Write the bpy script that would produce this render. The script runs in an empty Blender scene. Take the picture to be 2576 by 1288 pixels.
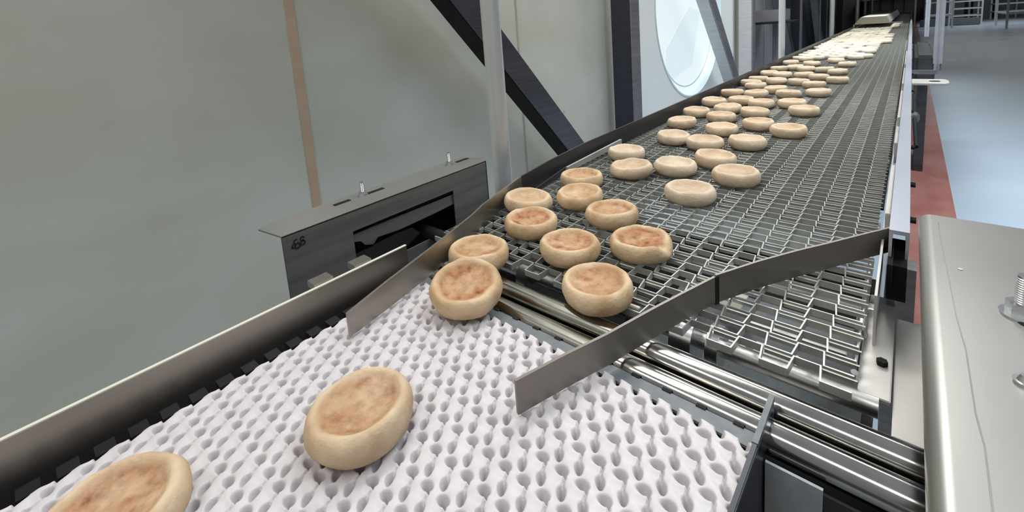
import bpy, bmesh, math, random
import numpy as np
from mathutils import Vector, Matrix, Euler, noise

random.seed(7)
sc = bpy.context.scene
C = sc.collection
H = 1.4            # camera height; the helpers below take z relative to the eye level and add H

# ------------------------------------------------------------------ camera
RM = [[0.7529152, 0.6540474, -0.0730798], [0.0410652, -0.1575172, -0.9866620], [-0.6568351, 0.7398718, -0.1454557]]
cam_d = bpy.data.cameras.new('camera'); cam = bpy.data.objects.new('camera', cam_d); C.objects.link(cam)
m = Matrix(((RM[0][0], -RM[1][0], -RM[2][0], 0), (RM[0][1], -RM[1][1], -RM[2][1], 0), (RM[0][2], -RM[1][2], -RM[2][2], H), (0, 0, 0, 1)))
cam.matrix_world = m
cam_d.sensor_width = 36; cam_d.lens = 1139.6 / 2576 * 36
cam_d.shift_y = -(644 - 245.3) / 2576
cam_d.clip_start = 0.01; cam_d.clip_end = 200
sc.camera = cam

# ------------------------------------------------------------------ world, light, exposure
sc.view_settings.view_transform = 'Standard'; sc.view_settings.look = 'None'
sc.view_settings.exposure = 0.0; sc.view_settings.gamma = 1
w = bpy.data.worlds.new('world'); sc.world = w; w.use_nodes = True
nt = w.node_tree; nt.nodes.clear()
wo = nt.nodes.new('ShaderNodeOutputWorld'); bg = nt.nodes.new('ShaderNodeBackground')
tc = nt.nodes.new('ShaderNodeTexCoord'); sp = nt.nodes.new('ShaderNodeSeparateXYZ')
cr = nt.nodes.new('ShaderNodeValToRGB'); mp = nt.nodes.new('ShaderNodeMapRange')
mp.inputs[1].default_value = -1; mp.inputs[2].default_value = 1
nt.links.new(tc.outputs['Generated'], sp.inputs[0]); nt.links.new(sp.outputs[2], mp.inputs[0]); nt.links.new(mp.outputs[0], cr.inputs[0])
el = cr.color_ramp.elements
el[0].position = 0.45; el[0].color = (0.10, 0.098, 0.095, 1)
el[1].position = 0.52; el[1].color = (0.30, 0.31, 0.32, 1)
e = el.new(0.72); e.color = (0.36, 0.38, 0.40, 1)
e = el.new(1.0); e.color = (0.42, 0.45, 0.48, 1)
nt.links.new(cr.outputs[0], bg.inputs[0]); bg.inputs[1].default_value = 0.88
nt.links.new(bg.outputs[0], wo.inputs[0])

def area(name, loc, target, sx, sy, power, col=(1, 1, 1)):
    d = bpy.data.lights.new(name, 'AREA'); d.shape = 'RECTANGLE'; d.size = sx; d.size_y = sy; d.energy = power; d.color = col
    o = bpy.data.objects.new(name, d); C.objects.link(o); o.location = loc
    o.rotation_euler = (Vector(target) - Vector(loc)).to_track_quat('-Z', 'Y').to_euler(); return o
area('ceiling_light_near', (-1.05, 1.05, 3.7), (-.80, 1.0, 1.0), 2.4, 0.40, 36, (1, 0.98, 0.94))
area('fill_light_rear', (-.5, -1.3, 3.7), (-.5, -.6, 1.0), 2.4, 0.5, 34, (1, 0.98, 0.94))  # unseen fill light added to brighten the wall and camera-facing sides
area('ceiling_light_middle', (-1.05, 3.6, 3.7), (-.80, 3.2, 1.0), 2.4, 0.4, 74, (1, 0.985, 0.96))
for y_, p_ in ((5.6, 14), (7.6, 17), (10.0, 21)):
    area('belt_lamp', (-0.6, y_, 3.2), (-0.5, y_ - .2, 1.0), 1.0, 0.4, p_, (0.93, 1, 0.99)).data.spread = 1.5
area('skylight', (2.6, 3.2, 6.0), (2.2, 3.2, 0.0), 3.2, 3.6, 165, (0.84, 0.92, 1)).data.spread = 1.6
area('hall_light', (3.0, 32.0, 3.4), (3.0, 32.0, 0.0), 5.0, 8.0, 210, (0.9, 0.95, 1))

# ------------------------------------------------------------------ materials
MATS = {}
def principled(name, base, rough=0.5, metal=0.0, spec=0.5):
    mt = bpy.data.materials.new(name); mt.use_nodes = True
    b = mt.node_tree.nodes['Principled BSDF']
    b.inputs['Base Color'].default_value = (*base, 1); b.inputs['Roughness'].default_value = rough
    b.inputs['Metallic'].default_value = metal; b.inputs['Specular IOR Level'].default_value = spec
    MATS[name] = mt; return mt, b, mt.node_tree
def noisy(name, c1, c2, scale=(5, 5, 5), rough=(0.4, 0.5), metal=0.0, detail=4, bump=0.0, bscale=None, spec=0.5, lo=.3, hi=.7):
    mt, b, t = principled(name, c1, rough[0], metal, spec)
    tcn = t.nodes.new('ShaderNodeTexCoord'); mpg = t.nodes.new('ShaderNodeMapping'); mpg.inputs['Scale'].default_value = scale
    nz = t.nodes.new('ShaderNodeTexNoise'); nz.inputs['Scale'].default_value = 1; nz.inputs['Detail'].default_value = detail
    r = t.nodes.new('ShaderNodeValToRGB'); r.color_ramp.elements[0].color = (*c1, 1); r.color_ramp.elements[1].color = (*c2, 1)
    r.color_ramp.elements[0].position = lo; r.color_ramp.elements[1].position = hi
    t.links.new(tcn.outputs['Object'], mpg.inputs[0]); t.links.new(mpg.outputs[0], nz.inputs[0]); t.links.new(nz.outputs[0], r.inputs[0])
    t.links.new(r.outputs[0], b.inputs['Base Color'])
    mr = t.nodes.new('ShaderNodeMapRange'); mr.inputs[3].default_value = rough[0]; mr.inputs[4].default_value = rough[1]
    t.links.new(nz.outputs[0], mr.inputs[0]); t.links.new(mr.outputs[0], b.inputs['Roughness'])
    if bump:
        bp = t.nodes.new('ShaderNodeBump'); bp.inputs['Strength'].default_value = bump; bp.inputs['Distance'].default_value = 0.002
        t.links.new(nz.outputs[0], bp.inputs['Height']); t.links.new(bp.outputs[0], b.inputs['Normal'])
    return mt
noisy('steel', (.42, .41, .39), (.54, .53, .50), (3, 60, 90), (.30, .42), 1.0)
noisy('steel_bright', (.62, .63, .64), (.74, .75, .76), (4, 30, 60), (.22, .34), 1.0)
noisy('steel_brown', (.34, .315, .285), (.42, .39, .355), (2, 2.5, 40), (.36, .46), 1.0)
noisy('steel_dark', (.075, .078, .085), (.115, .115, .12), (3, 3, 30), (.38, .5), .8)
noisy('steel_diverter', (.26, .235, .215), (.32, .29, .265), (3, 3, 6), (.42, .5), .85)
noisy('bracket_steel', (.24, .235, .22), (.33, .32, .30), (2, 4, 70), (.42, .55), .55)
noisy('roller_steel', (.36, .35, .325), (.44, .43, .40), (30, 4, 4), (.10, .16), 1.0)
noisy('wire', (.40, .405, .37), (.50, .505, .465), (30, 30, 30), (.30, .42), .5)
noisy('cover_steel', (.34, .335, .31), (.41, .405, .38), (1.5, 2.5, 30), (.30, .42), .8, detail=6)
noisy('plate_grey', (.14, .155, .165), (.19, .205, .21), (60, 60, 60), (.5, .6), .3, bump=.2)
noisy('frame_light', (.52, .50, .47), (.62, .60, .56), (10, 10, 40), (.4, .5), .5)
noisy('navy_paint', (.018, .02, .035), (.03, .032, .05), (2, 2, 60), (.3, .4), 0.0)
noisy('navy_brushed', (.085, .087, .105), (.13, .13, .15), (2, 2, 80), (.32, .42), .6)
noisy('brace_grey', (.20, .20, .22), (.28, .28, .30), (2, 2, 50), (.35, .45), .5)
noisy('brace_pale', (.48, .48, .50), (.58, .58, .60), (2, 2, 50), (.35, .45), .2)
noisy('column_grey', (.17, .165, .185), (.24, .235, .26), (2, 2, 30), (.4, .5), .3)
noisy('aluminium', (.56, .59, .66), (.66, .69, .76), (4, 1.2, 20), (.3, .4), .6)
noisy('white_tube', (.60, .61, .59), (.70, .71, .69), (20, 20, 2), (.25, .35), .35)
noisy('black', (.008, .008, .009), (.02, .02, .02), (9, 9, 9), (.6, .75), spec=.2)
noisy('dark_cladding', (.008, .012, .028), (.02, .022, .04), (3, .6, .3), (.35, .5))
noisy('red_floor', (.29, .10, .08), (.40, .19, .16), (5, 2.2, 5), (.18, .34), detail=6)
noisy('blue_floor', (.36, .43, .50), (.42, .49, .56), (.6, .6, .6), (.22, .36), detail=6)
noisy('cream', (.62, .60, .48), (.70, .68, .56), (2, 2, 2), (.4, .5))
noisy('white_plastic', (.565, .525, .53), (.625, .585, .59), (30, 30, 30), (.36, .45))
noisy('wall_window_lit', (.80, .84, .83), (.86, .90, .89), (.6, .5, .9), (.4, .5))  # whiter than the cream wall, standing in for window light on it
noisy('plate_pale', (.36, .39, .41), (.42, .45, .47), (60, 60, 60), (.5, .6), .1)
noisy('sealant', (.50, .36, .24), (.60, .45, .32), (3, 3, 8), (.55, .65))
noisy('seam_grey', (.36, .35, .29), (.42, .41, .34), (3, 3, 8), (.55, .65))
noisy('box_grey', (.16, .16, .18), (.22, .22, .24), (5, 5, 5), (.4, .5))
noisy('cabinet_grey', (.40, .40, .45), (.52, .52, .57), (3, 3, .8), (.35, .5), .3)
noisy('ink', (.01, .01, .01), (.02, .02, .02), (9, 9, 9), (.6, .7))
noisy('light_block_grey', (.10, .10, .11), (.14, .14, .15), (1, 1, 1), (.7, .8))
noisy('far_wall', (.30, .31, .32), (.38, .39, .40), (.5, .5, .5), (.6, .7))

def wall_mat():
    mt, b, t = principled('wall_cream', (.5, .5, .42), .42)
    tcn = t.nodes.new('ShaderNodeTexCoord')
    mpg = t.nodes.new('ShaderNodeMapping'); mpg.inputs['Scale'].default_value = (.6, .5, .9)
    nz = t.nodes.new('ShaderNodeTexNoise'); nz.inputs['Detail'].default_value = 3
    r = t.nodes.new('ShaderNodeValToRGB')
    r.color_ramp.elements[0].position = .3; r.color_ramp.elements[0].color = (.54, .545, .45, 1)
    r.color_ramp.elements[1].position = .72; r.color_ramp.elements[1].color = (.62, .635, .57, 1)
    t.links.new(tcn.outputs['Object'], mpg.inputs[0]); t.links.new(mpg.outputs[0], nz.inputs[0]); t.links.new(nz.outputs[0], r.inputs[0])
    vz = t.nodes.new('ShaderNodeTexVoronoi'); vz.inputs['Scale'].default_value = 3.1     # sparse dirt specks
    t.links.new(tcn.outputs['Object'], vz.inputs['Vector'])
    mr = t.nodes.new('ShaderNodeMapRange'); mr.inputs[1].default_value = .02; mr.inputs[2].default_value = .05
    mr.inputs[3].default_value = .65; mr.inputs[4].default_value = 0
    t.links.new(vz.outputs['Distance'], mr.inputs[0])
    mx = t.nodes.new('ShaderNodeMixRGB'); mx.inputs[2].default_value = (.2, .2, .16, 1)
    t.links.new(mr.outputs[0], mx.inputs[0]); t.links.new(r.outputs[0], mx.inputs[1]); t.links.new(mx.outputs[0], b.inputs['Base Color'])
wall_mat()

def muffin_mat():
    mt, b, t = principled('muffin', (.8, .62, .4), .78, 0, .25)
    L = t.links
    tcn = t.nodes.new('ShaderNodeTexCoord'); oi = t.nodes.new('ShaderNodeObjectInfo')
    sep = t.nodes.new('ShaderNodeSeparateXYZ'); L.new(tcn.outputs['Object'], sep.inputs[0])
    # random offset per object
    vm = t.nodes.new('ShaderNodeVectorMath'); vm.operation = 'ADD'
    sc_ = t.nodes.new('ShaderNodeMath'); sc_.operation = 'MULTIPLY'; sc_.inputs[1].default_value = 7.0
    L.new(oi.outputs['Random'], sc_.inputs[0]); L.new(tcn.outputs['Object'], vm.inputs[0])
    cmb = t.nodes.new('ShaderNodeCombineXYZ'); L.new(sc_.outputs[0], cmb.inputs[0]); L.new(sc_.outputs[0], cmb.inputs[1]); L.new(cmb.outputs[0], vm.inputs[1])
    n1 = t.nodes.new('ShaderNodeTexNoise'); n1.inputs['Scale'].default_value = 38; n1.inputs['Detail'].default_value = 6; n1.inputs['Roughness'].default_value = .65
    n2 = t.nodes.new('ShaderNodeTexNoise'); n2.inputs['Scale'].default_value = 85; n2.inputs['Detail'].default_value = 5
    n3 = t.nodes.new('ShaderNodeTexNoise'); n3.inputs['Scale'].default_value = 22; n3.inputs['Detail'].default_value = 2
    for n in (n1, n2, n3): L.new(vm.outputs[0], n.inputs['Vector'])
    # radius
    xy = t.nodes.new('ShaderNodeCombineXYZ'); L.new(sep.outputs[0], xy.inputs[0]); L.new(sep.outputs[1], xy.inputs[1])
    ln = t.nodes.new('ShaderNodeVectorMath'); ln.operation = 'LENGTH'; L.new(xy.outputs[0], ln.inputs[0])
    ad = t.nodes.new('ShaderNodeMath'); ad.operation = 'MULTIPLY_ADD'; ad.inputs[1].default_value = .016; L.new(n1.outputs[0], ad.inputs[0]); L.new(ln.outputs['Value'], ad.inputs[2])
    mr = t.nodes.new('ShaderNodeMapRange'); mr.interpolation_type = 'SMOOTHSTEP'
    mr.inputs[1].default_value = .0425; mr.inputs[2].default_value = .0515; mr.inputs[3].default_value = 1; mr.inputs[4].default_value = 0
    L.new(ad.outputs[0], mr.inputs[0])
    mz = t.nodes.new('ShaderNodeMapRange'); mz.inputs[1].default_value = .020; mz.inputs[2].default_value = .025
    L.new(sep.outputs[2], mz.inputs[0])
    mk = t.nodes.new('ShaderNodeMath'); mk.operation = 'MULTIPLY'; L.new(mr.outputs[0], mk.inputs[0]); L.new(mz.outputs[0], mk.inputs[1])
    pt = t.nodes.new('ShaderNodeMapRange'); pt.inputs[1].default_value = .36; pt.inputs[2].default_value = .60; pt.inputs[3].default_value = .42; pt.inputs[4].default_value = 1.0
    L.new(n1.outputs[0], pt.inputs[0])
    mk2 = t.nodes.new('ShaderNodeMath'); mk2.operation = 'MULTIPLY'; L.new(mk.outputs[0], mk2.inputs[0]); L.new(pt.outputs[0], mk2.inputs[1])
    # how far each one is toasted (object colour red)
    so = t.nodes.new('ShaderNodeSeparateColor'); L.new(oi.outputs['Color'], so.inputs[0])
    mk3 = t.nodes.new('ShaderNodeMath'); mk3.operation = 'MULTIPLY'; L.new(mk2.outputs[0], mk3.inputs[0]); L.new(so.outputs[0], mk3.inputs[1])
    body = t.nodes.new('ShaderNodeValToRGB'); body.color_ramp.elements[0].color = (.47, .30, .155, 1); body.color_ramp.elements[1].color = (.65, .485, .31, 1)
    body.color_ramp.elements[0].position = .30; body.color_ramp.elements[1].position = .62
    L.new(n3.outputs[0], body.inputs[0])
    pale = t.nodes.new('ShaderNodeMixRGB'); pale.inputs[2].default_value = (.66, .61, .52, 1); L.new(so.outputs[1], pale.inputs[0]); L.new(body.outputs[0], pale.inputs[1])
    toast = t.nodes.new('ShaderNodeValToRGB'); toast.color_ramp.elements[0].color = (.42, .20, .095, 1); toast.color_ramp.elements[1].color = (.20, .065, .025, 1)
    toast.color_ramp.elements[0].position = .42; toast.color_ramp.elements[1].position = .68
    L.new(n2.outputs[0], toast.inputs[0])
    mx = t.nodes.new('ShaderNodeMixRGB'); L.new(mk3.outputs[0], mx.inputs[0]); L.new(pale.outputs[0], mx.inputs[1]); L.new(toast.outputs[0], mx.inputs[2])
    L.new(mx.outputs[0], b.inputs['Base Color'])
    bp = t.nodes.new('ShaderNodeBump'); bp.inputs['Strength'].default_value = .8; bp.inputs['Distance'].default_value = .002
    n4 = t.nodes.new('ShaderNodeTexNoise'); n4.inputs['Scale'].default_value = 230; n4.inputs['Detail'].default_value = 6; L.new(vm.outputs[0], n4.inputs['Vector'])
    am = t.nodes.new('ShaderNodeMath'); am.operation = 'MULTIPLY_ADD'; am.inputs[1].default_value = .5; L.new(n4.outputs[0], am.inputs[0]); L.new(n2.outputs[0], am.inputs[2])
    L.new(am.outputs[0], bp.inputs['Height']); L.new(bp.outputs[0], b.inputs['Normal'])
    b.inputs['Subsurface Weight'].default_value = 0.0
muffin_mat()

mt, b, t = principled('window_light', (.8, .9, .9), .3)
b.inputs['Base Color'].default_value = (.3, .3, .3, 1)
b.inputs['Emission Color'].default_value = (.74, .86, .88, 1); b.inputs['Emission Strength'].default_value = 0.86
mt, b, t = principled('window_far', (.3, .3, .3), .3)
b.inputs['Emission Color'].default_value = (.68, .83, .88, 1); b.inputs['Emission Strength'].default_value = 0.80
noisy('window_shape', (.60, .72, .78), (.66, .78, .82), (2, 2, 2), (.4, .5))

# ------------------------------------------------------------------ builders
class MB:
    def __init__(s): s.v = []; s.f = []
    def add(s, vs, fs):
        n = len(s.v); s.v += [(a, b_, c + H) for a, b_, c in vs]; s.f += [tuple(i + n for i in q) for q in fs]; return s
    def box(s, x0, x1, y0, y1, z0, z1):
        v = [(x0, y0, z0), (x1, y0, z0), (x1, y1, z0), (x0, y1, z0), (x0, y0, z1), (x1, y0, z1), (x1, y1, z1), (x0, y1, z1)]
        return s.add(v, [(0, 3, 2, 1), (4, 5, 6, 7), (0, 1, 5, 4), (1, 2, 6, 5), (2, 3, 7, 6), (3, 0, 4, 7)])
    def prism(s, poly, axis, a, b_):
        """poly in the two other axes (order xyz without axis), extruded from a to b"""
        def P(p, h):
            q = list(p); q.insert(axis, h); return tuple(q)
        n = len(poly); v = [P(p, a) for p in poly] + [P(p, b_) for p in poly]
        f = [tuple(range(n))[::-1], tuple(range(n, 2 * n))] + [(i, (i + 1) % n, n + (i + 1) % n, n + i) for i in range(n)]
        return s.add(v, f)
    def tube(s, p0, p1, r, n=16, r2=None):
        p0 = Vector(p0); p1 = Vector(p1); d = (p1 - p0).normalized()
        a = d.orthogonal().normalized(); b_ = d.cross(a); r2 = r if r2 is None else r2
        v = [tuple(p0 + (a * math.cos(2 * math.pi * i / n) + b_ * math.sin(2 * math.pi * i / n)) * r) for i in range(n)]
        v += [tuple(p1 + (a * math.cos(2 * math.pi * i / n) + b_ * math.sin(2 * math.pi * i / n)) * r2) for i in range(n)]
        f = [tuple(range(n))[::-1], tuple(range(n, 2 * n))] + [(i, (i + 1) % n, n + (i + 1) % n, n + i) for i in range(n)]
        return s.add(v, f)
    def ribbon(s, path, zt, zb, th):
        """upright sheet that follows a path of (x, y); zt/zb per point or constant"""
        n = len(path); V = []
        for i, p in enumerate(path):
            a = Vector(path[max(i - 1, 0)]); b_ = Vector(path[min(i + 1, n - 1)]); d = (b_ - a).normalized(); nn = Vector((-d.y, d.x)) * th / 2
            T = zt[i] if isinstance(zt, (list, tuple)) else zt; B = zb[i] if isinstance(zb, (list, tuple)) else zb
            V += [(p[0] + nn.x, p[1] + nn.y, B), (p[0] - nn.x, p[1] - nn.y, B), (p[0] - nn.x, p[1] - nn.y, T), (p[0] + nn.x, p[1] + nn.y, T)]
        F = []
        for i in range(n - 1):
            k = 4 * i
            for j in range(4): F.append((k + j, k + (j + 1) % 4, k + 4 + (j + 1) % 4, k + 4 + j))
        F += [(3, 2, 1, 0), (4 * n - 4, 4 * n - 3, 4 * n - 2, 4 * n - 1)]
        return s.add(V, F)
    def beam(s, p0, p1, w_, h_, up=(0, 0, 1)):
        p0 = Vector(p0); p1 = Vector(p1); d = (p1 - p0).normalized(); sd = d.cross(Vector(up)).normalized(); u = sd.cross(d)
        v = []
        for p in (p0, p1):
            for a, c in ((-1, -1), (1, -1), (1, 1), (-1, 1)): v.append(tuple(p + sd * a * w_ / 2 + u * c * h_ / 2))
        return s.add(v, [(3, 2, 1, 0), (4, 5, 6, 7)] + [(i, (i + 1) % 4, 4 + (i + 1) % 4, 4 + i) for i in range(4)])

def wloc(o):
    p = Vector((0, 0, 0))
    while o is not None: p += o.location; o = o.parent
    return p
def obj(name, mb, mat, parent=None, loc=None, bevel=0, smooth=False):
    me = bpy.data.meshes.new(name)
    base = wloc(parent) if parent else Vector(loc) if loc else Vector((0, 0, 0))
    if loc is not None and parent is not None: base = Vector(loc)
    me.from_pydata([(x - base.x, y - base.y, z - base.z) for x, y, z in mb.v], [], mb.f); me.update()
    bm = bmesh.new(); bm.from_mesh(me); bmesh.ops.recalc_face_normals(bm, faces=bm.faces)
    if bevel:
        es = [e_ for e_ in bm.edges if len(e_.link_faces) == 2 and e_.calc_face_angle(0) > .6]
        bmesh.ops.bevel(bm, geom=es, offset=bevel, segments=2, affect='EDGES', clamp_overlap=True)
    bm.to_mesh(me); bm.free()
    me.materials.append(MATS[mat])
    if smooth: me.shade_smooth(); 
    if smooth: me.set_sharp_from_angle(angle=math.radians(40))
    o = bpy.data.objects.new(name, me); C.objects.link(o)
    if parent: o.parent = parent; o.location = base - wloc(parent)
    else: o.location = base
    return o
def tag(o, label=None, cat=None, group=None, kind=None):
    if label: o['label'] = label
    if cat: o['category'] = cat
    if group: o['group'] = group
    if kind: o['kind'] = kind
    return o
def thing(name, label, cat, loc, group=None):
    o = bpy.data.objects.new(name, None); C.objects.link(o); o.location = (loc[0], loc[1], loc[2] + H); o.empty_display_size = .05
    return tag(o, label, cat, group)
def struct(name, mb, mat, parent=None, **k):
    o = obj(name, mb, mat, parent, **k)
    if parent is None: o['kind'] = 'structure'
    return o

# ------------------------------------------------------------------ setting
XW = -1.5
struct('floor', MB().box(.272, 9, -2, 46, -1.5, -1.4).add([(-1.5, -2, -1.4), (.043, -2, -1.4), (.043, 46, -1.4), (-1.5, 46, -1.4)], [(0, 1, 2, 3)]), 'blue_floor')
struct('floor_strip', MB().box(.043, .272, -2, 46, -1.5, -1.4), 'red_floor')
# left wall: cream panels with a round window opening
def wall_with_hole(y0, y1, z0, z1, cy_, cz, r, x0, x1, n=64):
    mb = MB(); ring = [(cy_ + r * math.cos(2 * math.pi * i / n), cz + r * math.sin(2 * math.pi * i / n)) for i in range(n)]
    def edge(i):
        a = 2 * math.pi * i / n; c, s_ = math.cos(a), math.sin(a)
        t_ = min((y1 - cy_) / c if c > 1e-9 else 1e9, (y0 - cy_) / c if c < -1e-9 else 1e9, (z1 - cz) / s_ if s_ > 1e-9 else 1e9, (z0 - cz) / s_ if s_ < -1e-9 else 1e9)
        return (cy_ + t_ * c, cz + t_ * s_)
    out = [edge(i) for i in range(n)]
    for x in (x0, x1):
        mb.add([(x, *p) for p in ring] + [(x, *p) for p in out], [(i, (i + 1) % n, n + (i + 1) % n, n + i) for i in range(n)])
        for (cy2, cz2) in ((y0, z0), (y0, z1), (y1, z0), (y1, z1)):
            k = sorted(range(n), key=lambda i: (out[i][0] - cy2) ** 2 + (out[i][1] - cz2) ** 2)[:2]
            mb.add([(x, *out[k[0]]), (x, *out[k[1]]), (x, cy2, cz2)], [(0, 1, 2)])
    mb.add([(x0, *p) for p in ring] + [(x1, *p) for p in ring], [(i, (i + 1) % n, n + (i + 1) % n, n + i) for i in range(n)])
    return mb
WY, WZ, WR = 4.25, .10, .825
struct('wall_left_window', wall_with_hole(2.89, 5.5, -1.4, 3.2, WY, WZ, WR, XW, XW - .12), 'wall_window_lit')
wmb = MB().box(XW - .12, XW, -2, 2.89, -1.4, 3.2).box(XW - .12, XW, 5.5, 7.6, -1.4, 3.2)
struct('wall_left', wmb, 'wall_cream')
struct('wall_left_dark', MB().box(XW - .12, XW, 7.6, 46, -1.4, 3.2), 'dark_cladding')
struct('wall_back', MB().box(-1.6, 9, 46, 46.1, -1.4, 3.2), 'far_wall')
struct('trim_1', MB().box(XW, XW + .004, .636, .664, -1.4, 3.2), 'sealant')
struct('trim_2', MB().box(XW, XW + .003, 1.762, 1.772, -1.4, 3.2), 'seam_grey')
struct('trim_3', MB().box(XW, XW + .003, 2.890, 2.900, -1.4, 3.2), 'seam_grey')
# unseen slab added over the far hall to keep light off its floor
struct('light_block_slab', MB().box(-1.6, 9, 6.3, 46, 2.6, 2.9), 'light_block_grey')
struct('light_block_wall', MB().box(9, 9.1, -2, 46, -1.4, 3.2), 'light_block_grey')  # unseen wall added to shut out light from the right

# round window: rim rings, bright pane
def ring_mb(cy_, cz, r0, r1, x0, x1, n=64):
    mb = MB(); V = []
    for x in (x0, x1):
        for r in (r0, r1): V += [(x, cy_ + r * math.cos(2 * math.pi * i / n), cz + r * math.sin(2 * math.pi * i / n)) for i in range(n)]
    F = []
    for i in range(n):
        j = (i + 1) % n
        F += [(i, j, n + j, n + i), (2 * n + i, 3 * n + i, 3 * n + j, 2 * n + j), (i, 2 * n + i, 2 * n + j, j), (n + i, n + j, 3 * n + j, 3 * n + i)]
    return mb.add(V, F)
wn = struct('window_1', ring_mb(WY, WZ, WR - .012, WR + .004, XW - .05, XW + .004), 'window_shape', loc=(XW, WY, WZ + H), smooth=True)
obj('window_gasket', ring_mb(WY, WZ, WR - .10, WR - .09, XW - .056, XW - .05), 'window_shape', wn)
pane = MB(); n = 64
pane.add([(XW - .055, WY + WR * math.cos(2 * math.pi * i / n), WZ + WR * math.sin(2 * math.pi * i / n)) for i in range(n)], [tuple(range(n))])
obj('window_pane', pane, 'window_light', wn)
obj('roof_view', MB().prism([(3.7, -.55), (4.35, -.45), (4.6, .05), (4.3, .10), (3.75, -.25)], 0, XW - .0545, XW - .0535), 'window_far', wn)

# ------------------------------------------------------------------ steel columns, braces
def column(y, label, mat_side, mat_web='navy_paint'):
    T = thing('steel_column', label, 'column', (-1.38, y, -1.4), 'steel columns along the left wall')
    obj('web', MB().box(-1.45, -1.315, y, y + .10, -1.4, 3.2), mat_web, T, bevel=.004)
    obj('side_shading', MB().box(-1.315, -1.305, y - .004, y + .104, -1.4, 3.2), mat_side, T)  # side face toned unlike the front for the light falling on it
    obj('base_plate', MB().box(-1.49, -1.24, y - .06, y + .16, -1.4, -1.385), 'navy_paint', T)
column(2.64, 'dark navy steel column just left of the round window', 'brace_grey')
column(5.52, 'wide grey steel column right of the second diagonal brace', 'column_grey', 'brace_pale')
for k, yy in enumerate((8.45, 11.35, 14.3)):
    column(yy, ['dark column behind the second bright upright post', 'dark column between the second and third bright upright posts', 'farthest dark column, close before the cream hood'][k], 'brace_grey')
def brace(y0, z0, ml, mu, label):
    T = thing('diagonal_brace', label, 'brace', (-1.36, y0 + 1.55, z0 - 1.65), 'diagonal braces between the columns')
    dy, dz = .684, -.729
    a = (-1.36, y0 - 1.2 * dy, z0 - 1.2 * dz); b_ = (-1.36, y0 + 1.62 * dy, z0 + 1.62 * dz)
    mb = MB().beam(a, b_, .11, .110, up=(1, 0, 0))
    obj('tube', mb, mu, T, bevel=.006)
    sh = MB().beam((-1.301, a[1], a[2]), (-1.301, b_[1], b_[2]), .112, .006, up=(1, 0, 0))
    obj('face_shading', sh, ml, T)  # side face coloured apart from the tube to carry light and shade
    obj('gusset', MB().beam((-1.36, b_[1] - .02, b_[2]), (-1.36, b_[1] + .16, b_[2] - .1), .16, .012, up=(1, 0, 0)), mu, T)
brace(1.185, .185, 'navy_brushed', 'black', 'dark steel diagonal brace crossing behind the first bright upright post')
brace(4.10, .20, 'brace_grey', 'brace_pale', 'grey diagonal brace in front of the round window')
brace(7.05, .20, 'navy_paint', 'brace_grey', 'thin slanting brace on the dark wall just right of the second bright post')
brace(10.0, .20, 'navy_paint', 'brace_grey', 'thin slanting brace on the dark wall left of the third bright post')

# cabinet panels and small box on the wall
T = thing('wall_cabinet', 'tall grey cabinet on the wall between the grey column and the second bright post', 'cabinet', (-1.42, 6.9, -1.4))
obj('body', MB().box(-1.498, -1.445, 6.15, 7.55, -1.4, 1.0), 'cabinet_grey', T, bevel=.004)
for y in (6.18, 6.65, 7.1): obj('door', MB().box(-1.445, -1.435, y, y + .42, -1.3, .9), 'cabinet_grey', T)
T = thing('control_box', 'small dark control box beside the second bright post', 'box', (-1.24, 6.1, -.14))
obj('housing', MB().box(-1.436, -1.12, 6.1, 6.5, -.12, .02), 'box_grey', T, bevel=.005)
obj('shelf', MB().box(-1.37, -1.02, 5.9, 6.5, -.14, -.12), 'black', T)
obj('conduit', MB().tube((-1.25, 6.3, -.13), (-1.25, 6.3, -1.4), .02), 'box_grey', T, smooth=True)

# upright posts beside the belt
def post(y, label, r=.0255, mat='white_tube', x=-.85, zb=-1.4):
    T = thing('upright_post', label, 'post', (x, y, zb), 'bright upright posts along the left of the belt')
    obj('tube', MB().tube((x, y, zb + .01), (x, y, 2.2), r, 24), mat, T, smooth=True)
    obj('foot', MB().tube((x, y, zb), (x, y, zb + .012), .06, 24), 'steel', T, smooth=True)
post(.895, 'nearest bright steel upright post, in front of the dark diagonal brace')
post(4.57, 'slim white upright post at the edge of the dark wall, second from the front')
post(7.9, 'third upright post along the belt, seen against the dark wall', .03)
post(11.9, 'fourth upright post along the belt, before the cream hood', .035)
post(16.5, 'farthest upright post left of the belt, above the cream hood', .035)
for y, lb in ((7.2, 'thin grey rod on the dark wall just right of the second bright post'), (8.9, 'thin grey rod on the dark wall before the third bright post'), (10.6, 'thin grey rod on the dark wall after the third bright post')):
    tag(obj('upright_rod', MB().tube((-1.12, y, -1.4), (-1.12, y, 1.2), .014, 10), 'brace_grey', loc=(-1.12, y, 0), smooth=True), lb, 'rod', 'thin rods by the dark wall')

# ------------------------------------------------------------------ wire belt conveyor
ZB = -.400
conv = thing('wire_belt_conveyor', 'long steel wire mesh conveyor running away to the far end of the hall', 'conveyor', (-.38, 6.5, -1.4))
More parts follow.
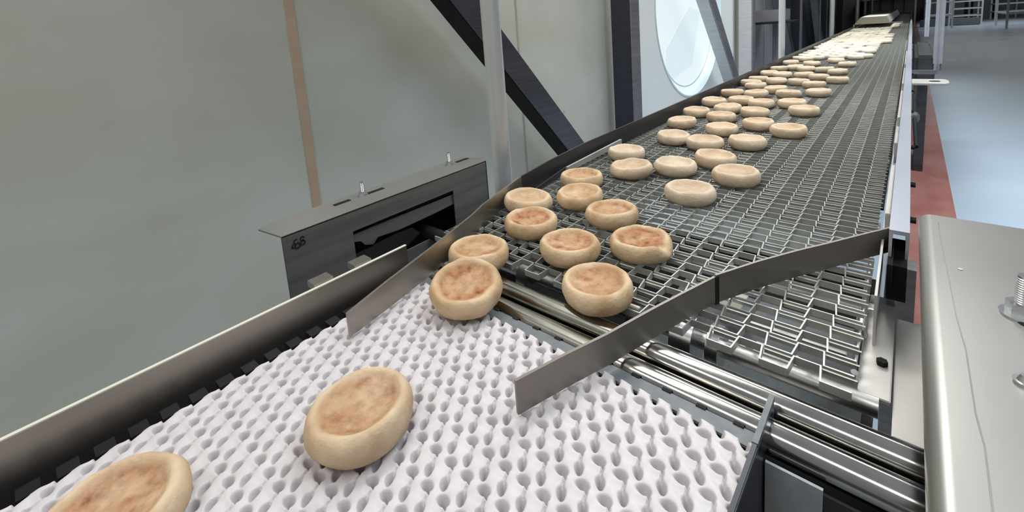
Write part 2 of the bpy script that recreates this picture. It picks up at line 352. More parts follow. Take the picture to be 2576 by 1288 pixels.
# flat wire honeycomb strips standing on edge
def wire_belt(y0, y1):
    PX, PY, hgt, th = .030, .028, .0100, .0019
    x0, x1 = -.712, -.030
    nx = int(round((x1 - x0) / PX)); PX = (x1 - x0) / nx
    rows = int((y1 - y0) / PY); V = []; F = []
    for r in range(rows):
        y = y0 + r * PY; pts = []
        for c in range(nx):
            yy = y if c % 2 == 0 else y + PY * .93
            sl = .0010 if c % 2 == 0 else .0017
            pts += [(x0 + c * PX + sl, yy), (x0 + (c + 1) * PX - sl, yy)]
        base = len(V); n_ = len(pts)
        for i, (px, py) in enumerate(pts):
            a = pts[max(i - 1, 0)]; b_ = pts[min(i + 1, n_ - 1)]
            dx, dy = b_[0] - a[0], b_[1] - a[1]; l = math.hypot(dx, dy); nxn, nyn = -dy / l * th / 2 * 1.3, dx / l * th / 2 * 1.3
            V += [(px + nxn, py + nyn, ZB - hgt), (px - nxn, py - nyn, ZB - hgt), (px - nxn, py - nyn, ZB), (px + nxn, py + nyn, ZB)]
        for i in range(n_ - 1):
            k = base + 4 * i
            F += [(k + 1, k + 5, k + 6, k + 2), (k + 2, k + 6, k + 7, k + 3), (k + 3, k + 7, k + 4, k)]
    mb = MB(); mb.add(V, F); return mb, rows, PY
wb, rows, PY = wire_belt(.535, 20.0)
belt = obj('wire_belt', wb, 'wire', conv)
rods = MB()
for r in range(int(6.0 / PY)): rods.tube((-.715, .535 + r * PY + PY * .96, ZB - .0045), (-.028, .535 + r * PY + PY * .96, ZB - .0045), .0013, 6)
obj('belt_rods', rods, 'wire', conv, smooth=True); 
for o_ in conv.children:
    if o_.name.startswith('belt_rods'): o_['kind'] = 'stuff'
# drip tray and bearers under the belt
obj('drip_tray', MB().box(-.72, -.03, 1.30, 20, -.475, -.47), 'black', conv)
obj('bottom_plate', MB().box(-.74, -.02, .50, 1.30, -.66, -.65), 'black', conv)
for x in (-.62, -.5, -.38, -.26, -.14): obj('slide_strip', MB().box(x - .006, x + .006, 1.05, 20, -.46, -.412), 'steel_dark', conv)
for y in (1.1, 1.6, 2.2): obj('cross_bearer', MB().box(-.72, -.03, y, y + .03, -.468, -.44), 'steel', conv)
# left side guide: dark angle, then the flared nose that turns in over the white belt
GX = -.717
side = [(GX, 20), (GX, 6), (GX, 3), (GX, 1.343), (GX, 1.1), (-.712, .93), (-.706, .806), (-.690, .72), (-.666, .63), (-.643, .577), (-.612, .49), (-.592, .42), (-.574, .335), (-.561, .262)]
zt_ = [-.345] * 4 + [-.345, -.348, -.354, -.358, -.358, -.356, -.352, -.352, -.355, -.362]
zb_ = [-.412] * 6 + [-.411, -.408, -.405, -.402, -.397, -.396, -.396, -.397]
obj('side_guide', MB().ribbon(side[:7], zt_[:7], zb_[:7], .004), 'steel_dark', conv)
obj('guide_nose', MB().ribbon(side[6:], zt_[6:], zb_[6:], .004), 'steel_brown', conv, smooth=True)
obj('side_frame', MB().box(GX - .010, GX - .004, 1.10, 20, -.56, -.352), 'steel_dark', conv)
obj('frame_end', MB().box(GX - .010, GX - .004, .50, 1.10, -.66, -.43), 'steel_dark', conv)
# pale inner lining strip
obj('lining_strip', MB().ribbon([(-.694, .985), (-.698, 1.305)], [-.379, -.375], [-.394, -.392], .006), 'frame_light', conv)
obj('lining_strip', MB().ribbon([(-.676, .80), (-.699, .985)], [-.388, -.380], [-.398, -.397], .003), 'steel_dark', conv)
# right side rail, with bolts
obj('side_rail', MB().prism([(-.012, -.330), (.011, -.330), (.011, -.372), (.007, -.372), (.007, -.336), (-.008, -.336), (-.008, -.372), (-.012, -.372)], 1, .828, 20), 'aluminium', conv)
obj('side_wall', MB().box(-.0215, -.0185, .70, 20, -.56, -.372), 'frame_light', conv)
for y0, y1 in ((.92, 1.22), (1.42, 1.62), (1.75, 2.3), (2.5, 3.1), (3.3, 4.2)):
    obj('clip_plate', MB().box(-.0195, -.013, y0, y1, -.392, -.34), 'frame_light', conv, bevel=.001)
for y in (.93, 1.12, 1.42, 1.9, 2.35, 2.9, 3.6, 4.4):
    obj('rail_bolt', MB().tube((.011, y, -.348), (.019, y, -.348), .0055, 6), 'black', conv)

# diverter: two riveted pieces of upright plate
dv = [(-.010, .905), (-.043, .855), (-.080, .797), (-.116, .743), (-.152, .684), (-.191, .612), (-.213, .548), (-.231, .493), (-.253, .421), (-.275, .361), (-.294, .303)]
T = thing('diverter_plate', 'dark upright steel plate slanting across the wire mesh from the right rail', 'plate', (-.15, .65, -.397))
obj('rear_blade', MB().ribbon(dv[:6], -.3555, -.397, .0035), 'steel_diverter', T, smooth=True)
obj('front_blade', MB().ribbon([(-.187, .622)] + dv[5:], -.3575, -.397, .0035), 'steel_diverter', T, smooth=True)
obj('joint_strip', MB().ribbon([(-.1925, .6105), (-.189, .6165)], -.358, -.399, .006), 'black', T)

# near end of the frame on the right: bars, hooks, black openings
obj('end_bar', MB().box(-.030, .000, .60, .835, -.449, -.443), 'frame_light', conv, bevel=.001)
obj('end_bar', MB().box(.002, .030, .56, .80, -.459, -.452), 'frame_light', conv, bevel=.001)
obj('bar_bolt', MB().tube((-.010, .665, -.443), (-.010, .665, -.437), .006, 6), 'black', conv)
obj('guide_rod', MB().tube((-.034, .62, -.435), (-.034, .92, -.425), .004, 12).tube((-.034, .70, -.432), (-.034, .735, -.431), .007, 12), 'steel_bright', conv, smooth=True)
qd = MB(); N_ = 14
for i in range(N_):
    a0, a1 = math.pi / 2 * i / N_, math.pi / 2 * (i + 1) / N_
    qd.add([(-.006, .83 - .0, -.345), (-.006, .83 - .07 * math.sin(a0), -.345 - .07 * math.cos(a0)), (-.006, .83 - .07 * math.sin(a1), -.345 - .07 * math.cos(a1))], [(0, 1, 2)])
obj('curved_end_plate', qd, 'steel', conv)
obj('end_block', MB().box(-.012, .010, .80, .90, -.425, -.372), 'black', conv)

# end shaft and drive parts seen through the mesh
T = obj('drive_shaft', MB().tube((-.72, .60, -.455), (-.01, .60, -.455), .012, 20), 'steel', conv, loc=(-.3, .6, -.455 + H), smooth=True)
for x, r, wd in ((-.225, .038, .030), (-.186, .028, .016), (-.30, .03, .02), (-.40, .03, .02), (-.52, .03, .02), (-.62, .03, .02)):
    obj('drum', MB().tube((x - wd / 2, .60, -.455), (x + wd / 2, .60, -.455), r, 28), 'steel_bright' if x > -.25 else 'steel', T, smooth=True)
obj('support_shaft', MB().tube((-.72, .80, -.452), (-.02, .80, -.452), .014, 20), 'steel_bright', conv, smooth=True)
T = obj('machine_tray', MB().box(-.34, -.03, .46, .9, -.56, -.55), 'plate_grey', conv, loc=(-.2, .6, -.55 + H))
for x0, x1, y0, y1, z, mt_ in ((-.165, -.125, .50, .60, -.50, 'white_plastic'), (-.12, -.055, .49, .585, -.49, 'frame_light'), (-.155, -.10, .65, .685, -.485, 'white_plastic'),
                               (-.092, -.052, .63, .66, -.485, 'white_plastic'), (-.22, -.17, .66, .69, -.50, 'frame_light'), (-.052, -.037, .46, .56, -.47, 'steel'),
                               (-.30, -.24, .50, .56, -.52, 'frame_light'), (-.18, -.05, .73, .76, -.49, 'steel'), (-.035, -.02, .66, .72, -.475, 'white_plastic'), (-.24, -.2, .76, .85, -.5, 'cream')):
    obj('tray_plate', MB().box(x0, x1, y0, y1, z - .003, z), mt_, T, bevel=.0008)

# ------------------------------------------------------------------ transfer rollers and plates
def roller(y, label):
    T = thing('transfer_roller', label, 'roller', (-.28, y, -.4185), 'polished transfer rollers')
    obj('tube', MB().tube((-.615, y, -.4185), (.12, y, -.4185), .0165, 40), 'roller_steel', T, smooth=True)
    for a_, b_ in ((-.64, -.615), (.12, .14)): obj('journal', MB().tube((a_, y, -.4185), (b_, y, -.4185), .006, 16), 'steel', T, smooth=True)
roller(.4925, 'polished steel roller nearer the wire mesh, crossing under the diverter plate')
roller(.4500, 'polished steel roller nearer the white belt, crossing under the diverter plate')
T = thing('transfer_plate', 'narrow grey plate with notched edge between the rollers and the white belt', 'plate', (-.3, .42, -.41))
obj('plate_top', MB().box(-.615, -.094, .4145, .434, -.411, -.408), 'plate_grey', T)
for i in range(14):
    x = -.60 + i * .037; obj('notch', MB().box(x, x + .010, .4325, .4365, -.4078, -.4068), 'black', T)
T = thing('apron', 'grey vertical panel below the rollers right of the thin side plate', 'panel', (-.03, .425, -.9))
obj('panel_left', MB().box(-.088, -.042, .4235, .4265, -.75, -.424), 'plate_pale', T)
obj('panel_right', MB().box(-.042, .10, .4275, .4305, -.75, -.432), 'steel_dark', T)
obj('roller_gap_dark', MB().box(-.60, .14, .432, .505, -.60, -.452), 'black', T)  # black box added to stand for the darkness under the rollers
T = thing('belt_side_plate', 'thin upright plate along the right edge of the white belt', 'plate', (-.092, .2, -.9))
sp_ = MB().prism([(.468, -.386), (.468, -.424), (.424, -.424), (.424, -.80), (-.25, -.80), (-.25, -.392)], 0, -.0935, -.0895)
obj('sheet', sp_, 'navy_paint', T)  # dark navy puts the shade on the right face into the colour
obj('top_edge', MB().box(-.0940, -.0890, -.25, .468, -.3925, -.3895).box(-.0940, -.0890, .40, .468, -.3895, -.386), 'plate_grey', T)

# ------------------------------------------------------------------ white modular belt
conv2 = thing('white_belt_conveyor', 'white plastic link conveyor in the foreground, lower left', 'conveyor', (-.36, .1, -1.4))
def white_belt():
    ax, ay = .0222, .0285; x0, x1 = -.613, -.095; y0, y1 = -.26, .4135
    nx, ny = 24, 28      # samples per cell
    xs = np.arange(x0, x1, ax / nx); ys = np.arange(y0, y1, ay / ny)
    X, Y = np.meshgrid(xs, ys)
    u = (X + .336) / ax; v = (Y - .284) / ay
    def d2(du, dv, sx, sy, rot=0):
        a = (u - du + .5) % 1 - .5; b_ = (v - dv + .5) % 1 - .5
        a = a * ax; b_ = b_ * ay; c, s_ = math.cos(rot), math.sin(rot)
        p = a * c + b_ * s_; q = -a * s_ + b_ * c
        return (p / sx) ** 2 + (q / sy) ** 2
    A = d2(0, 0, .0056, .0038, -.12); B = d2(.0112 / ax, -.0170 / ay, .0033, .0057, .62)
    pit = np.maximum(np.exp(-A ** 2.2) * .016, np.exp(-B ** 2.2) * .015)
    a = (u + .5) % 1 - .5; b_ = (v + .5) % 1 - .5
    poly = [(.0040, -.0005), (.0068, -.0045), (.0075, -.0090), (.0092, -.0130)]
    for oa in (-1, 0, 1):
        for ob in (-1, 0, 1):
            aa = (a - oa) * ax; bb = (b_ - ob) * ay
            for p0, p1 in zip(poly, poly[1:]):
                dx_, dy_ = p1[0] - p0[0], p1[1] - p0[1]; L2 = dx_ * dx_ + dy_ * dy_
                tt = np.clip(((aa - p0[0]) * dx_ + (bb - p0[1]) * dy_) / L2, 0, 1)
                dist = np.hypot(aa - p0[0] - tt * dx_, bb - p0[1] - tt * dy_); pit = np.maximum(pit,   .0060 * np.exp(-(dist / .00105) ** 4))
    bump = .0008 * np.cos(2 * math.pi * (u - .25)) * np.cos(2 * math.pi * (v - .1)) + .0005 * np.cos(2 * math.pi * (2 * v + .3))
    Z = ZB - .0012 + bump - pit
    nyy, nxx = X.shape
    V = np.stack([X, Y, Z + H], -1).reshape(-1, 3)
    idx = np.arange(nyy * nxx).reshape(nyy, nxx)
    Fq = np.stack([idx[:-1, :-1], idx[:-1, 1:], idx[1:, 1:], idx[1:, :-1]], -1).reshape(-1, 4)
    me = bpy.data.meshes.new('link_belt'); base = wloc(conv2); V -= np.array(base)
    me.vertices.add(len(V)); me.vertices.foreach_set('co', V.ravel())
    me.loops.add(Fq.size); me.loops.foreach_set('vertex_index', Fq.ravel())
    me.polygons.add(len(Fq)); me.polygons.foreach_set('loop_start', np.arange(len(Fq)) * 4); me.polygons.foreach_set('loop_total', np.full(len(Fq), 4))
    me.update(); me.validate(); me.shade_smooth(); me.materials.append(MATS['white_plastic'])
    o = bpy.data.objects.new('link_belt', me); C.objects.link(o); o.parent = conv2
white_belt()
tb = MB(); y = -.25
while y < .42:
    tb.box(-.637, -.618, y, y + .017, -.413, -.405); y += .0285
obj('shaded_edge_teeth', tb, 'black', conv2)  # teeth coloured black for the shadow between rail and belt
obj('under_frame', MB().box(-.66, -.097, -.26, .405, -.62, -.425), 'black', conv2)
obj('side_rail', MB().box(-.652, -.648, -.30, .424, -.432, -.357), 'steel_brown', conv2)
obj('rail_lip', MB().box(-.6525, -.6475, -.30, .424, -.357, -.3555), 'cream', conv2)
for y in (.262, .328): obj('rail_clip', MB().box(-.675, -.653, y, y + .03, -.362, -.352), 'steel_brown', conv2)
for x in (-.65, -.16):
    for y in (-.1, .32): obj('leg', MB().box(x, x + .05, y, y + .05, -1.4, -.62), 'steel', conv2)
for x in (-.80, -.02):
    for y in (1.2, 4.2, 8.0, 12.0): obj('leg', MB().box(x, x + .05, y, y + .05, -1.4, -.56), 'steel', conv)

# ------------------------------------------------------------------ side bracket
T = thing('slotted_bracket', 'dark steel bracket box with a slotted window, left of the belt and against the wall', 'bracket', (-.84, .53, -1.4))
def bracket_face():
    y0, y1, z0, z1 = .279, .783, -.56, -.322
    oy0, oy1, oz0, oz1 = .408, .668, -.452, -.3625
    mb = MB()
    for x in (-.800, -.803):
        V = [(x, y0, z0), (x, y1, z0), (x, y1, z1), (x, y0, z1), (x, oy0, oz0), (x, oy1, oz0), (x, oy1, oz1), (x, oy0, oz1)]
        mb.add(V, [(0, 1, 5, 4), (1, 2, 6, 5), (2, 3, 7, 6), (3, 0, 4, 7)])
    mb.add([(-.800, oy0, oz0), (-.800, oy1, oz0), (-.800, oy1, oz1), (-.800, oy0, oz1), (-.803, oy0, oz0), (-.803, oy1, oz0), (-.803, oy1, oz1), (-.803, oy0, oz1)],
           [(0, 1, 5, 4), (1, 2, 6, 5), (2, 3, 7, 6), (3, 0, 4, 7)])
    return mb
obj('front_plate', bracket_face(), 'bracket_steel', T)
fl = MB().prism([(-.803, .279), (-.800, .279), (-.800, .783), (-.83, .795), (-.885, .775), (-.885, .30), (-.873, .268)], 2, -.3235, -.3205)
obj('top_flange', fl, 'bracket_steel', T)
obj('back_plate', MB().box(-.882, -.879, .37, .76, -.62, -.33), 'black', T)
obj('end_plate', MB().box(-.885, -.80, .781, .784, -.56, -.3235), 'bracket_steel', T)
for y0, y1 in ((.405, .44), (.478, .52), (.735, .775)):
    obj('flange_slot', MB().box(-.863, -.853, y0, y1, -.3205, -.3195), 'black', T)
# inner plate with the stepped cut-out seen through the window
ip = MB().prism([(.409, -.3725), (.440, -.3725), (.452, -.372), (.672, -.375), (.670, -.398), (.610, -.4005), (.514, -.402), (.462, -.3975), (.451, -.408), (.433, -.402), (.425, -.391), (.409, -.386)], 0, -.8085, -.8055)
obj('inner_plate', ip, 'bracket_steel', T)
obj('lower_plate', MB().prism([(.415, -.4155), (.509, -.4095), (.55, -.4125), (.57, -.432), (.50, -.46), (.415, -.46)], 0, -.8125, -.8095), 'steel_dark', T)
for y0, y1 in ((.451, .521), (.534, .668)): obj('window_slot', MB().box(-.8052, -.8048, y0, y1, -.3695, -.3655), 'black', T)
obj('inner_shaft', MB().tube((-.87, .60, -.445), (-.735, .60, -.445), .014, 20), 'black', T, smooth=True)
# handwritten marks on the plate
mk = MB()
def stroke(pts):
    for a, b_ in zip(pts, pts[1:]): mk.beam((-.7993, a[0], a[1]), (-.7993, b_[0], b_[1]), .0018, .0012, up=(1, 0, 0))
def loop(cy_, cz, ry, rz, a0=0, a1=360):
    stroke([(cy_ + ry * math.cos(math.radians(a)), cz + rz * math.sin(math.radians(a))) for a in np.linspace(a0, a1, 12)])
loop(.3015, -.3385, .004, .004, 60, 330); loop(.303, -.3465, .0045, .0045, 120, 420)
stroke([(.296, -.341), (.293, -.346), (.297, -.349)]); loop(.3125, -.337, .0035, .0035, 0, 300); loop(.3125, -.3445, .004, .004)
obj('pen_mark', mk, 'ink', T)
def stud(x, y, z, h, par, r=.0045):
    th_ = MB(); k = int(h / .0022)
    th_.tube((x, y, z), (x, y, z + h), r * .88, 14)
    for i in range(k): th_.tube((x, y, z + i * .0022), (x, y, z + i * .0022 + .0012), r, 12, r * .8)
    b = obj('stud_bolt', th_, 'steel_bright', par, loc=(x, y, z + H), smooth=True)
    obj('washer', MB().tube((x, y, z), (x, y, z + .002), r * 2.4, 24), 'steel_bright', b, smooth=True)
    obj('nut', MB().tube((x, y, z + .002), (x, y, z + .002 + r * 1.6), r * 1.8, 6), 'steel_bright', b)
stud(-.858, .470, -.3205, .030, T)
stud(-.858, .712, -.3205, .032, T)

# ------------------------------------------------------------------ cover on the right
T = thing('machine_cover', 'large grey stainless cover with rounded left edge, lower right', 'cover', (.3, .3, -1.4))
cv = []; r = .013
for i in range(9):
    a = math.radians(180 - 90 * i / 8); cv.append((.0195 + r + r * math.cos(a), -.300 - r + r * math.sin(a)))
out = [(.0195, -.318)] + cv + [(.9, -.300), (.9, -.303)] + [(x + .002 * (1 if False else 0.8), z - .002) for x, z in cv[::-1]] + [(.0215, -.318)]
obj('sheet', MB().prism(out, 1, -.35, .836), 'cover_steel', T, smooth=True)
obj('far_skirt', MB().box(.03, .9, .833, .836, -.62, -.303), 'cover_steel', T)
obj('body', MB().box(.145, .9, -.35, .83, -1.4, -.34), 'steel_dark', T)
sm = MB(); pts = [(0.039, 0.809), (0.039, 0.766), (0.042, 0.653), (0.044, 0.561), (0.047, 0.511), (0.047, 0.429), (0.049, 0.398), (0.048, 0.344), (0.049, 0.2)]
for a, b_ in zip(pts, pts[1:]): sm.beam((a[0], a[1], -.2998), (b_[0], b_[1], -.2998), .0010, .0006)
obj('reflection_line', sm, 'bracket_steel', T)  # thin line standing for an edge reflection in the cover
obj('slot_hole', MB().tube((.094, .585, -.3), (.094, .585, -.2994), .009, 24), 'black', T)
obj('scuff', MB().tube((.0525, .672, -.3), (.0525, .672, -.2990), .0022, 10), 'white_plastic', T)
stud(.0905, .598, -.300, .040, T, .0068)
obj('cap_nut', MB().tube((.0785, .487, -.3), (.0785, .487, -.2975), .0075, 20).tube((.0785, .487, -.2975), (.0785, .487, -.293), .0055, 20, .003), 'steel_bright', T, smooth=True)

# ------------------------------------------------------------------ hanging posts and bracket right of the rail
def hang_post(x, y, w_, zb, label, foot=True):
    T = thing('square_post', label, 'post', (x, y, zb))
    obj('profile', MB().prism([(x - w_, y - w_), (x - w_ * .3, y - w_), (x - w_ * .3, y - w_ * .7), (x + w_ * .3, y - w_ * .7), (x + w_ * .3, y - w_), (x + w_, y - w_), (x + w_, y + w_), (x - w_, y + w_)], 2, zb, 2.0), 'aluminium', T)
    if foot:
        obj('foot_bolt', MB().tube((x, y, zb - .035), (x, y, zb), .014, 12), 'steel_bright', T, smooth=True)
        obj('tie_bar', MB().box(.008, x, y - .012, y + .012, zb - .055, zb - .035), 'steel_bright', T)
hang_post(.110, 3.18, .017, -.325, 'bright aluminium post right of the belt rail, ending above a bolt')
hang_post(.115, 5.9, .016, -.345, 'narrow pale post farther back right of the belt rail', False)
T = thing('mounting_lug', 'flat pale steel lug with a round hole sticking out from the rail', 'bracket', (.07, 2.5, -.335))
lg = MB().prism([(.012, 2.44), (.112, 2.44), (.124, 2.47), (.124, 2.55), (.112, 2.58), (.012, 2.58)], 2, -.338, -.330)
obj('tab', lg, 'frame_light', T, bevel=.001)
obj('hole', MB().tube((.082, 2.51, -.3299), (.082, 2.51, -.3292), .018, 20), 'black', T)
T = thing('pipe_coupling', 'small bright coupling fixed to the outside of the rail below the lug', 'coupling', (.03, 1.9, -.36))
obj('collar', MB().tube((.020, 1.84, -.36), (.020, 1.90, -.36), .012, 16), 'steel_bright', T, smooth=True)
obj('cable', MB().tube((.024, 1.60, -.39), (.020, 1.84, -.36), .005, 10).tube((.020, 1.90, -.36), (.02, 2.4, -.37), .005, 10), 'black', T, smooth=True)

# dark machine standing on the floor beyond the rail
T = thing('rail_gearbox', 'dark motor unit under the rail, in line with the two pale posts', 'motor', (.10, 5.0, -1.4))
obj('housing', MB().box(.03, .145, 4.5, 6.0, -.62, -.40), 'steel_dark', T, bevel=.02)
obj('stand', MB().box(.06, .12, 4.9, 5.4, -1.4, -.62), 'steel_dark', T)

# ------------------------------------------------------------------ cream hood over the far belt
T = thing('belt_hood', 'cream hood over the far end of the wire belt', 'hood', (-.5, 10.5, -.3))
hd = MB().prism([(-.70, -.31), (-.62, -.20), (-.30, -.20), (-.25, -.31), (-.262, -.31), (-.306, -.212), (-.614, -.212), (-.688, -.31)], 1, 9.3, 16.5)
obj('front_panel', MB().prism([(-.70, -.31), (-.62, -.20), (-.30, -.20), (-.25, -.31)], 1, 9.28, 9.3), 'cream', T)
obj('rear_panel', MB().prism([(-.70, -.31), (-.62, -.20), (-.30, -.20), (-.25, -.31)], 1, 16.5, 16.52), 'cream', T)
obj('shell', hd, 'cream', T)
obj('hood_leg', MB().box(-.716, -.700, 9.35, 9.40, -.41, -.31), 'steel', T)
obj('hood_leg', MB().box(-.12, -.10, 9.35, 9.40, -.4, -.31).box(-.26, -.10, 9.35, 9.40, -.31, -.30), 'steel', T)

# ------------------------------------------------------------------ far hall: frames, tables, pipes
def rack(x, y, wx, wy, h, label, cat='frame', name='steel_rack', shelves=3, group=None, mat='white_tube'):
    T = thing(name, label, cat, (x, y, -1.4), group)
    for dx in (0, wx):
        for dy in (0, wy): obj('leg', MB().box(x + dx - .035, x + dx + .035, y + dy - .035, y + dy + .035, -1.4, -1.4 + h), mat, T)
    for k in range(shelves):
        z = -1.4 + h * (k + 1) / shelves - .06
        obj('rail', MB().box(x, x + wx, y - .03, y + .03, z, z + .06).box(x, x + wx, y + wy - .03, y + wy + .03, z, z + .06).box(x - .03, x + .03, y, y + wy, z, z + .06).box(x + wx - .03, x + wx + .03, y, y + wy, z, z + .06), mat, T)
    return T
rack(2.95, 27.5, 1.1, 3.2, 1.9, 'pale steel frame at the top right corner of the view, nearest of the far frames', shelves=3)
rack(1.7, 36, 1.2, 2, 1.6, 'pale steel frame at the far end, right of the bright aluminium post', shelves=4)
rack(.55, 30, .9, 2.4, 1.9, 'pale steel frame far behind the narrow pale post', shelves=3)
rack(3.6, 38, 2.0, 2, 1.8, 'pale steel frame farthest back at the top right corner', shelves=4)
T = thing('far_machine', 'dark machine block at the far end behind the pale frames', 'machine', (2.5, 41, -1.4))
for x, wd, h in ((.6, .7, 1.5), (1.6, .9, 1.8), (2.9, .8, 1.3), (4.0, 1.2, 1.7), (5.6, 1.5, 1.6)):
    obj('cabinet', MB().box(x, x + wd, 41, 42.5, -1.4, -1.4 + h), 'box_grey', T)
for k, x in enumerate((.9, 2.0, 2.7, 3.9, 4.7)): obj('pipe', MB().tube((x, 40.6, -1.4), (x, 40.6, 1.5), .06, 10), 'white_tube', T, smooth=True)
T = thing('wall_duct', 'low grey duct running across the far floor', 'duct', (1.2, 33, -1.4))
obj('duct', MB().box(.35, 2.6, 32.6, 33.2, -1.4, -1.05), 'plate_grey', T, bevel=.03)

T = thing('end_machine', 'pale housing at the far end of the wire belt, above the hood', 'machine', (-.5, 23, -1.4))
obj('housing', MB().box(-1.3, .0, 22, 25, -1.4, .25), 'far_wall', T, bevel=.02)
for x in (-1.2, -.85, -.5, -.2): obj('door', MB().box(x, x + .25, 21.96, 22, -.38, .1), 'cream', T)
obj('canopy', MB().box(-1.35, .1, 20.8, 22, .12, .18), 'white_tube', T)
for x in (-1.3, .06): obj('canopy_leg', MB().box(x, x + .05, 20.85, 20.9, -1.4, .12), 'white_tube', T)

# ------------------------------------------------------------------ english muffins
def muffin_mesh(seed, seg, name, fold=None):
    rnd = random.Random(seed); R, Tk = .054, .033
    prof = [(0, .0), (.55, .0), (.80, .0008), (.89, .004), (.955, .009), (.99, .0155), (.985, .0215), (.955, .027), (.91, .0308), (.86, .0328), (.80, .0328), (.755, .0312), (.70, .0288), (.60, .0260), (.45, .0243), (.25, .0236), (0, .0238)]
    ov = rnd.uniform(-.03, .03); ph = rnd.uniform(0, 6.28); off = Vector((rnd.uniform(0, 50), rnd.uniform(0, 50), 0))
    tl = rnd.uniform(-.05, .05); tp = rnd.uniform(0, 6.28)
    V = []; F = []
    for k, (rr, z) in enumerate(prof):
        if rr == 0: V.append(Vector((0, 0, z))); continue
        for i in range(seg):
            a = 2 * math.pi * i / seg
            q = Vector((math.cos(a), math.sin(a), z * 30))
            n1 = noise.noise(q * 1.1 + off); n2 = noise.noise(q * 3.2 + off * 2)
            rad = R * rr * (1 + ov * math.cos(2 * (a - ph)) + (.035 * n1 + .016 * n2) * min(1, rr * 1.2))
            p = Vector((rad * math.cos(a), rad * math.sin(a), z))
            if z > .006: p.z += (noise.noise(Vector((p.x * 38, p.y * 38, 0)) + off) * .0022 + noise.noise(Vector((p.x * 110, p.y * 110, 1)) + off) * .0007) + (p.x * math.cos(tp) + p.y * math.sin(tp)) * tl
            if fold is not None and rr > .6:
                da = (a - fold + math.pi) % (2 * math.pi) - math.pi; g_ = math.exp(-(da / .28) ** 2)
                p.z *= 1 - .38 * g_; p.x *= 1 + .05 * g_; p.y *= 1 + .05 * g_
            V.append(p)
    idx = []; n_ = 0
    for rr, z in prof:
        if rr == 0: idx.append([n_]); n_ += 1
        else: idx.append(list(range(n_, n_ + seg))); n_ += seg
    for a, b_ in zip(idx, idx[1:]):
        for i in range(seg):
            j = (i + 1) % seg
            if len(a) == 1: F.append((a[0], b_[j], b_[i]))
            elif len(b_) == 1: F.append((a[i], a[j], b_[0]))
            else: F.append((a[i], a[j], b_[j], b_[i]))
    me = bpy.data.meshes.new(name); me.from_pydata([tuple(v) for v in V], [], F); me.update(); me.shade_smooth(); me.materials.append(MATS['muffin']); return me
hi_m = [muffin_mesh(11 + i, 56, 'english_muffin') for i in range(8)]
lo_m = [muffin_mesh(91 + i, 24, 'english_muffin') for i in range(6)]
fold_m = muffin_mesh(77, 72, 'english_muffin', fold=.35)
cnt = 0
def muffin(x, y, label, toast=1.0, pale=0.0, hires=True, tilt=(0, 0), rz=None, dz=0, group=None, s=1.0, me=None):
    global cnt
    me = me or (hi_m if hires else lo_m)[cnt % (8 if hires else 6)]; cnt += 1
    o = bpy.data.objects.new('english_muffin', me); C.objects.link(o)
    o.location = (x, y, ZB + H + .0004 + dz); o.rotation_euler = (tilt[0], tilt[1], random.uniform(0, 6.28) if rz is None else rz)
    o.scale = (s, s, s); o.color = (toast, pale, 0, 1)
    tag(o, label, 'muffin', group or 'english muffins'); return o
muffin(-.489, .006, 'toasted muffin cut off by the bottom left corner on the white belt', .95, .1, dz=.001, s=1.02)
muffin(-.414, .194, 'toasted muffin alone in the middle of the white belt', .9, .15, dz=.001, s=1.02)
muffin(-.484, .412, 'toasted muffin tipping off the rollers onto the white belt', 1.0, 0, tilt=(-.17, .06), dz=.0105)
muffin(-.556, .508, 'browned muffin on the mesh directly behind the one tipping off the rollers', .8, 0)
muffin(-.634, .743, 'pale muffin by the left guide where it bends, farthest left on the mesh', .55, .1)
muffin(-.556, .656, 'browned muffin just in front of the pale one at the left guide bend', 1.1)
muffin(-.435, .613, 'toasted muffin in the centre of the near group, left of the fold rimmed one', 1.0)
muffin(-.332, .531, 'large toasted muffin nearest the diverter plate, beside the rollers', .9)
muffin(-.340, .690, 'dark toasted muffin with a folded rim, rightmost of the near group on the mesh', 1.25, me=fold_m, rz=-.5)
muffin(-.442, .776, 'toasted muffin behind the one in the centre of the near group', .9)
muffin(-.550, .825, 'lightly toasted muffin left of and behind the one at the centre of the near group', .55)
muffin(-.612, .931, 'toasted muffin beside the left guide, behind the lightly toasted one', .9)
muffin(-.541, 1.059, 'pale brown muffin in front of the lone one at the pale lining strip end', .5, .3)
muffin(-.619, 1.189, 'pale muffin beside the far end of the pale lining strip', .3, .4)
muffin(-.450, 1.130, 'pale muffin with grey rim, middle of the second group', .25, .4)
muffin(-.354, .966, 'pale muffin at the front of the second group', .45, .4)
muffin(-.302, 1.127, 'lightly toasted muffin at the right end of the second group', .5, .3)
muffin(-.384, 1.240, 'pale muffin behind the middle of the second group, with a deep dent', .4, .3)
muffin(-.357, 1.451, 'pale muffin with cracked front, second from the right at the start of the long crowd', .3, .3)
muffin(-.461, 1.391, 'pale muffin at the front of the long crowd', .3, .3)
muffin(-.569, 1.418, 'pale muffin at the front left of the long crowd, near the side guide', .3, .4)
muffin(-.284, 1.645, 'pale muffin with an orange browned side at the front right of the long crowd', .3, .2)
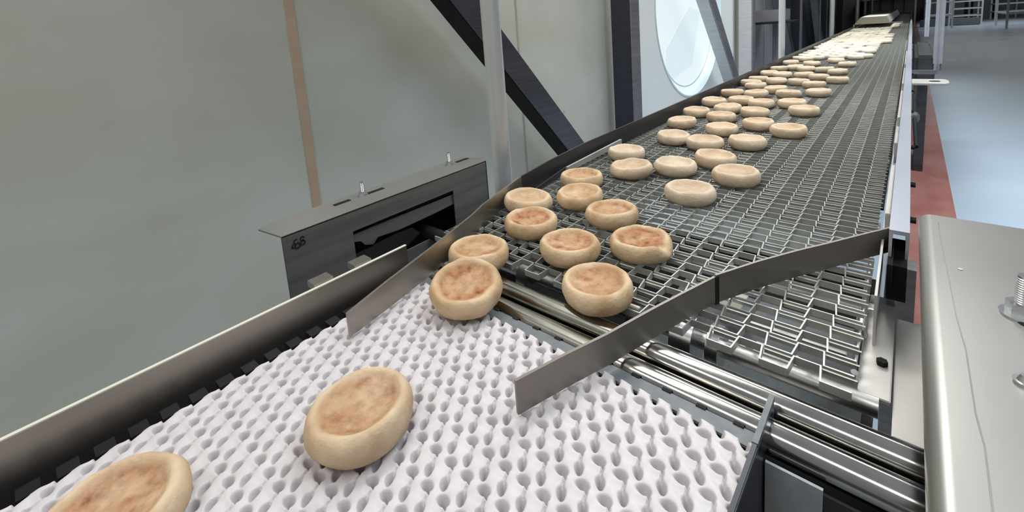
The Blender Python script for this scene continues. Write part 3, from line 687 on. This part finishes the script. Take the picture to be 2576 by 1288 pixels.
mid = [(-0.471, 1.589), (-0.386, 1.711), (-0.532, 1.788), (-0.444, 1.913), (-0.629, 1.648), (-0.646, 1.853), (-0.558, 1.963), (-0.295, 1.999), (-0.359, 2.145), (-0.468, 2.115), (-0.56, 2.171), (-0.655, 2.101), (-0.309, 2.465), (-0.417, 2.402), (-0.493, 2.52), (-0.545, 2.371), (-0.655, 2.38), (-0.609, 2.636), (-0.662, 2.75), (-0.36, 2.72), (-0.282, 2.918), (-0.547, 2.838), (-0.66, 2.908), (-0.445, 2.82), (-0.319, 3.291), (-0.47, 3.126), (-0.379, 3.032), (-0.571, 3.116), (-0.659, 3.184), (-0.397, 3.406), (-0.31, 3.722), (-0.66, 3.46), (-0.58, 3.532), (-0.50, 3.444), (-0.515, 3.777), (-0.397, 3.985), (-0.66, 3.864), (-0.599, 4.12)]
mid_l = {0: 'pale muffin directly behind the front one of the long crowd', 1: 'pale muffin directly left of the one with the orange browned side, one row back', 4: 'pale muffin hugging the side guide at the front left of the long crowd',
         7: 'pale muffin on the right fringe of the crowd, first behind the orange sided one', 8: 'pale muffin just behind and left of the first one on the right fringe', 12: 'pale muffin on the right fringe of the crowd, second behind the orange sided one',
         20: 'pale muffin on the right fringe of the crowd, third behind the orange sided one', 5: 'pale muffin against the side guide, second along the guide', 11: 'pale muffin against the side guide, third along the guide'}
far = []
yy = 4.22; row = 0
while yy < 11.5:
    nn = 5; x0 = -.655 if row % 2 == 0 else -.605
    for i in range(nn):
        x = x0 + i * .1170 + random.uniform(-.004, .004)
        if x > -.19 - .02 * math.sin(yy * 1.7): continue
        if random.random() < .07: continue
        far.append((x, yy + random.uniform(-.006, .006)))
    yy += .106; row += 1
# push overlapping ones apart
pts = [list(p) for p in mid]
for it in range(60):
    for i in range(len(pts)):
        for j in range(i + 1, len(pts)):
            dx, dy = pts[j][0] - pts[i][0], pts[j][1] - pts[i][1]; d = math.hypot(dx, dy)
            if d < .110:
                k = (.110 - d) / 2 / max(d, 1e-4); pts[i][0] -= dx * k; pts[i][1] -= dy * k; pts[j][0] += dx * k; pts[j][1] += dy * k
    for p in pts: p[0] = max(-.658, p[0])
for i, p in enumerate(pts):
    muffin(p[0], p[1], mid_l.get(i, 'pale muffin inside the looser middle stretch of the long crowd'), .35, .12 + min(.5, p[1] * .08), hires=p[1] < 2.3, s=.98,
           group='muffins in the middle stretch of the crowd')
maxy = max(p[1] for p in pts)
budget = 300 - cnt; rest = []
for k, p in enumerate(far):
    if p[1] < maxy + .11 and min(math.hypot(p[0] - q[0], p[1] - q[1]) for q in pts) < .108: continue
    if budget > 0:
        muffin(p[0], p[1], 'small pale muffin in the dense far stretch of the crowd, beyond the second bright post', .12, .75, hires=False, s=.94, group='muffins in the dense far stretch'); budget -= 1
    else: rest.append(p)
if rest:
    mb = MB(); me0 = lo_m[0]
    vs = [tuple(v.co) for v in me0.vertices]; fs = [tuple(f.vertices) for f in me0.polygons]
    for p in rest: mb.add([(v[0] + p[0], v[1] + p[1], v[2] + ZB) for v in vs], fs)
    o = obj('english_muffin_crowd', mb, 'muffin', loc=(-.45, rest[0][1], ZB + H), smooth=True)
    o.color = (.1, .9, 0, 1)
    tag(o, 'farthest muffins merging together under the cream hood', 'muffins', kind='stuff')
print('muffins', cnt, len(rest))
